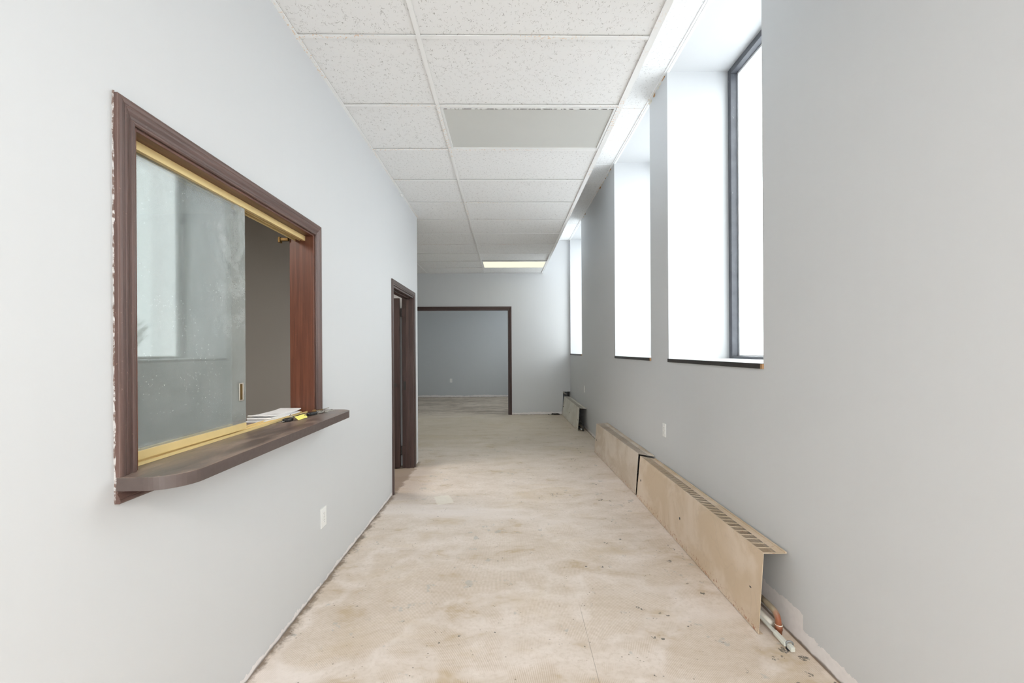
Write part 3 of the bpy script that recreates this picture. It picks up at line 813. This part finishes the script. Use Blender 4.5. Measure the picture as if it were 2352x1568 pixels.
# riser in the far corner cut-out
rz = tag(empty('chase_pipe', (1.25, 9.05, 0)), 'old pipe inside the cut-out in the corner of the end wall', 'pipe')
MB().tube([(1.222, YE - .004 + .06, .475), (1.28, YE + .14, .42), (1.31, YE + .2, .40)], .016, 10).build('pipe', 'plaster_crumb', rz, smooth=True)
fz = tag(empty('valve_end', (1.27, 7.02, 0)), 'dark valve and pipe stub at the open end of the farthest heater cover', 'pipe')
MB().tube([(1.30, 7.25, .10), (1.30, 7.04, .10), (1.304, 7.015, .085), (1.304, 7.01, .0)], .014, 10).build('pipe', 'heater_inside', fz, smooth=True)
MB().tube([(1.262, 7.2, .04), (1.268, 7.00, .036)], .016, 10).build('pipe', 'heater_inside', fz, smooth=True)
MB().tube([(1.2685, 7.00, .036), (1.269, 6.985, .036)], .013, 10).build('cap', 'white_plastic', fz, smooth=True)

# ------------------------------------------------------------------ papers on the counter
def leaflet(k, z, h, dx, dy, rot, label, curl=0.):
    L2, W2 = .143, .058
    r = empty('folded_leaflet', (-1.222 + dx, 2.195 + dy, z)); r.rotation_euler = (0, 0, rot)
    n = 10
    def sheet(zoff, th, inset):
        rings = []
        for i in range(n + 1):
            y = -L2 + inset + (2 * L2 - 2 * inset) * i / n
            c = curl * max(0, (abs(y) / L2) - .35) ** 2 * (1.6 if y < 0 else 1)
            rings.append([(-W2, y, zoff + c), (W2 - .001, y, zoff + c), (W2, y, zoff + c + th / 2), (W2 - .001, y, zoff + c + th), (-W2, y, zoff + c + th)])
        return MB().loft(rings)
    def bld(mb, name, mat):
        me_o = mb.build(name, mat); me_o.parent = r; return me_o
    bld(sheet(0, h * .45, 0), 'lower_leaf', 'paper'); bld(sheet(h * .5, h * .5, .002), 'upper_leaf', 'paper_print' if k == 0 else 'paper')
    return tag(r, label, 'leaflet', 'stack of leaflets on the counter')
z = SZ0 + .0005
names = ['folded white leaflet at the bottom of the stack on the counter', 'second folded white leaflet from the bottom of the counter stack', 'third folded white leaflet from the bottom of the counter stack', 'printed white leaflet lying on top of the counter stack']
for k, (dx, dy, rot, cu) in enumerate([(-.006, -.008, .03, .002), (.004, .004, -.02, .003), (-.002, -.003, .045, .005), (.003, .010, -.03, .012)]):
    leaflet(3 - k, z, .0062, dx, dy, rot, names[k], cu); z += .0066

# ------------------------------------------------------------------ keys
KZ = SZ0
kb = tag(empty('key_bunch', (-1.07, 2.2, KZ)), 'bunch of keys with black car keys and a yellow tag on the counter shelf', 'keys')
def flatshape(outline, z0, z1, name, mat, mat4, bev=.0015):
    m = MB(); n = len(outline); m.v = [(x, y, z0) for x, y in outline] + [(x, y, z1) for x, y in outline]
    m.f = [tuple(reversed(range(n)))] + [(i, (i + 1) % n, n + (i + 1) % n, n + i) for i in range(n)] + [tuple(range(n, 2 * n))]
    m.xf(mat4); return m.build(name, mat, kb, bevel=bev)
def carkey(loc, ang, tilt=0., blade=True):
    Mx = Matrix.Translation(loc) @ Matrix.Rotation(ang, 4, 'Z') @ Matrix.Rotation(tilt, 4, 'Y')
    bow = [(-.026, -.010), (-.020, -.015), (.0, -.017), (.020, -.015), (.030, -.010), (.033, 0), (.030, .010), (.020, .015), (0, .017), (-.020, .015), (-.026, .010)]
    hd = flatshape(bow, 0, .016, 'key_head', 'black_plastic', Mx, .004)
    if blade:
        bl = [(-.026, -.0045), (-.040, -.0045), (-.046, -.003), (-.052, -.0045), (-.058, -.002), (-.063, -.004), (-.069, 0), (-.064, .0045), (-.026, .0045)]
        flatshape(bl, .005, .0078, 'key_blade', 'steel', Mx, .0004)
        MB().xf(Matrix.Identity(4))
        g_ = MB(); g_.box(-.062, -.026, -.0009, .0009, .0078, .0082); g_.xf(Mx); g_.build('blade_groove', 'slot_dark', kb)
    return hd
carkey(Vector((-1.092, 2.080, KZ)), math.radians(82), 0)
carkey(Vector((-1.066, 2.285, KZ)), math.radians(-112), 0, True)
MB().torus((-1.088, 2.116, KZ + .019), .014, .0012, (.5, .1, 1)).build('split_ring', 'steel', kb, smooth=True)
MB().torus((-1.096, 2.122, KZ + .020), .010, .0012, (.8, .3, .6)).build('split_ring', 'steel', kb, smooth=True)
MB().torus((-1.052, 2.335, KZ + .013), .014, .0012, (.1, .4, 1)).build('split_ring', 'steel', kb, smooth=True)
tg = Matrix.Translation((-1.058, 2.152, KZ + .010)) @ Matrix.Rotation(math.radians(88), 4, 'Z') @ Matrix.Rotation(math.radians(40), 4, 'X')
flatshape([(-.050, -.013), (.036, -.013), (.043, -.007), (.043, .009), (.037, .014), (-.050, .014)], 0, .0016, 'key_tag', 'yellow_tag', tg, .0006)
e_ = MB(); e_.tube([(.034, .004, .0014), (.034, .004, .0021)], .0028, 10); e_.xf(tg); e_.build('tag_eyelet', 'slot_dark', kb)
MB().loft([[(x, y, zz) for x, zz in ((-1.100, KZ + .012), (-1.090, KZ + .012), (-1.090, KZ + .015), (-1.100, KZ + .015))] for y in (2.130, 2.180, 2.250)]).build('strap', 'black_plastic', kb)
for j, (x, y, a, tl, mt) in enumerate([(-1.048, 2.365, 70, -.10, 'steel'), (-1.030, 2.372, 48, -.16, 'steel'), (-1.012, 2.352, 20, -.10, 'steel'), (-1.058, 2.390, 40, -.22, 'steel'), (-1.072, 2.335, 10, -.12, 'brass')]):
    Mx = Matrix.Translation((x, y, KZ + .004 + .0030 * j)) @ Matrix.Rotation(math.radians(a), 4, 'Z') @ Matrix.Rotation(tl, 4, 'Y') @ Matrix.Rotation(.35, 4, 'X')
    flatshape([(-.018, -.006), (-.010, -.0125), (0, -.011), (.006, -.004), (.026, -.004), (.029, -.001), (.034, -.004), (.040, 0), (.036, .0035), (.006, .004), (0, .011), (-.010, .0125), (-.018, .006)], 0, .0024, 'key', mt, Mx, .0003)

# ------------------------------------------------------------------ crumbs on the floor by the end wall
random.seed(11)
m = MB()
for k in range(26):
    x = random.triangular(.86, 1.17, 1.09); y = YE - random.uniform(.014, .06); s_ = random.uniform(.008, .022)
    rr = []
    for a in range(6):
        an = a * math.pi / 3; q = s_ * random.uniform(.6, 1.1); rr.append((x + q * math.cos(an), y + q * .6 * math.sin(an)))
    m.loft([[(px, py, .0005) for px, py in rr], [(x + (px - x) * .8, y + (py - y) * .8, s_ * random.uniform(.5, 1.3)) for px, py in rr], [(x + (px - x) * .3, y + (py - y) * .3, s_ * random.uniform(1.2, 1.8)) for px, py in rr]])
tag(m.build('debris_pile', 'debris_dark'), 'dark crumbs of debris swept against the base of the end wall', 'debris', kind='stuff')

# ------------------------------------------------------------------ outdoors
g_ = struct(B(2.03, 160, -90, 110, -.75, -.60).build('ground', 'snow'), 'snow covered ground outside the windows')
struct(B(26, 36, -90, 110, -.60, -.585).build('ground_road', 'asphalt'))
def tree(x, y, h, seed, label):
    rd = random.Random(seed); r = empty('bare_tree', (x, y, -.6))
    MB().tube([(x, y, -.6), (x + .1, y, h * .3), (x - .05, y + .1, h * .6)], [.22, .16, .08], 7).build('trunk', 'bark', r, smooth=True)
    br = MB()
    for k in range(46):
        z0 = h * rd.uniform(.16, .6); a = rd.uniform(0, 6.28); l = h * rd.uniform(.15, .34)
        p = Vector((x, y, z0)); q = p + Vector((math.cos(a) * l * .7, math.sin(a) * l * .7, l * .75)); mm = p.lerp(q, .5) + Vector((rd.uniform(-.2, .2), rd.uniform(-.2, .2), .1))
        br.tube([p, mm, q], [.05, .03, .012], 5)
        for j in range(3):
            s0 = p.lerp(q, rd.uniform(.4, .9)); a2 = a + rd.uniform(-1, 1); l2 = l * .4
            br.tube([s0, s0 + Vector((math.cos(a2) * l2 * .6, math.sin(a2) * l2 * .6, l2 * .7))], [.02, .008], 4)
    tag(br.build('branches', 'bark', r), kind='stuff')
    tag(r, label, 'tree', 'bare trees across the road')
for k, (x, y, h, lb) in enumerate([(44, 62, 8.2, 'tallest of the bare trees across the snowy road outside'), (40, 44, 6.6, 'middle sized bare tree across the snowy road outside'), (43, 24, 5.2, 'smallest of the bare trees across the snowy road outside')]):
    tree(x, y, h, k, lb)
lp = tag(empty('street_lamp', (24, 33, -.6)), 'tall street lamp with a long arm outside by the road', 'street lamp')
MB().tube([(24, 33, -.6), (24, 33, 4.2)], .09, 8).build('pole', 'galvanized', lp, smooth=True)
MB().tube([(24, 33, 4.1), (22.6, 31.4, 4.5)], .05, 8).build('arm', 'galvanized', lp, smooth=True)
B(21.9, 22.7, 30.8, 31.5, 4.42, 4.58).build('lamp_head', 'galvanized', lp, bevel=.04)
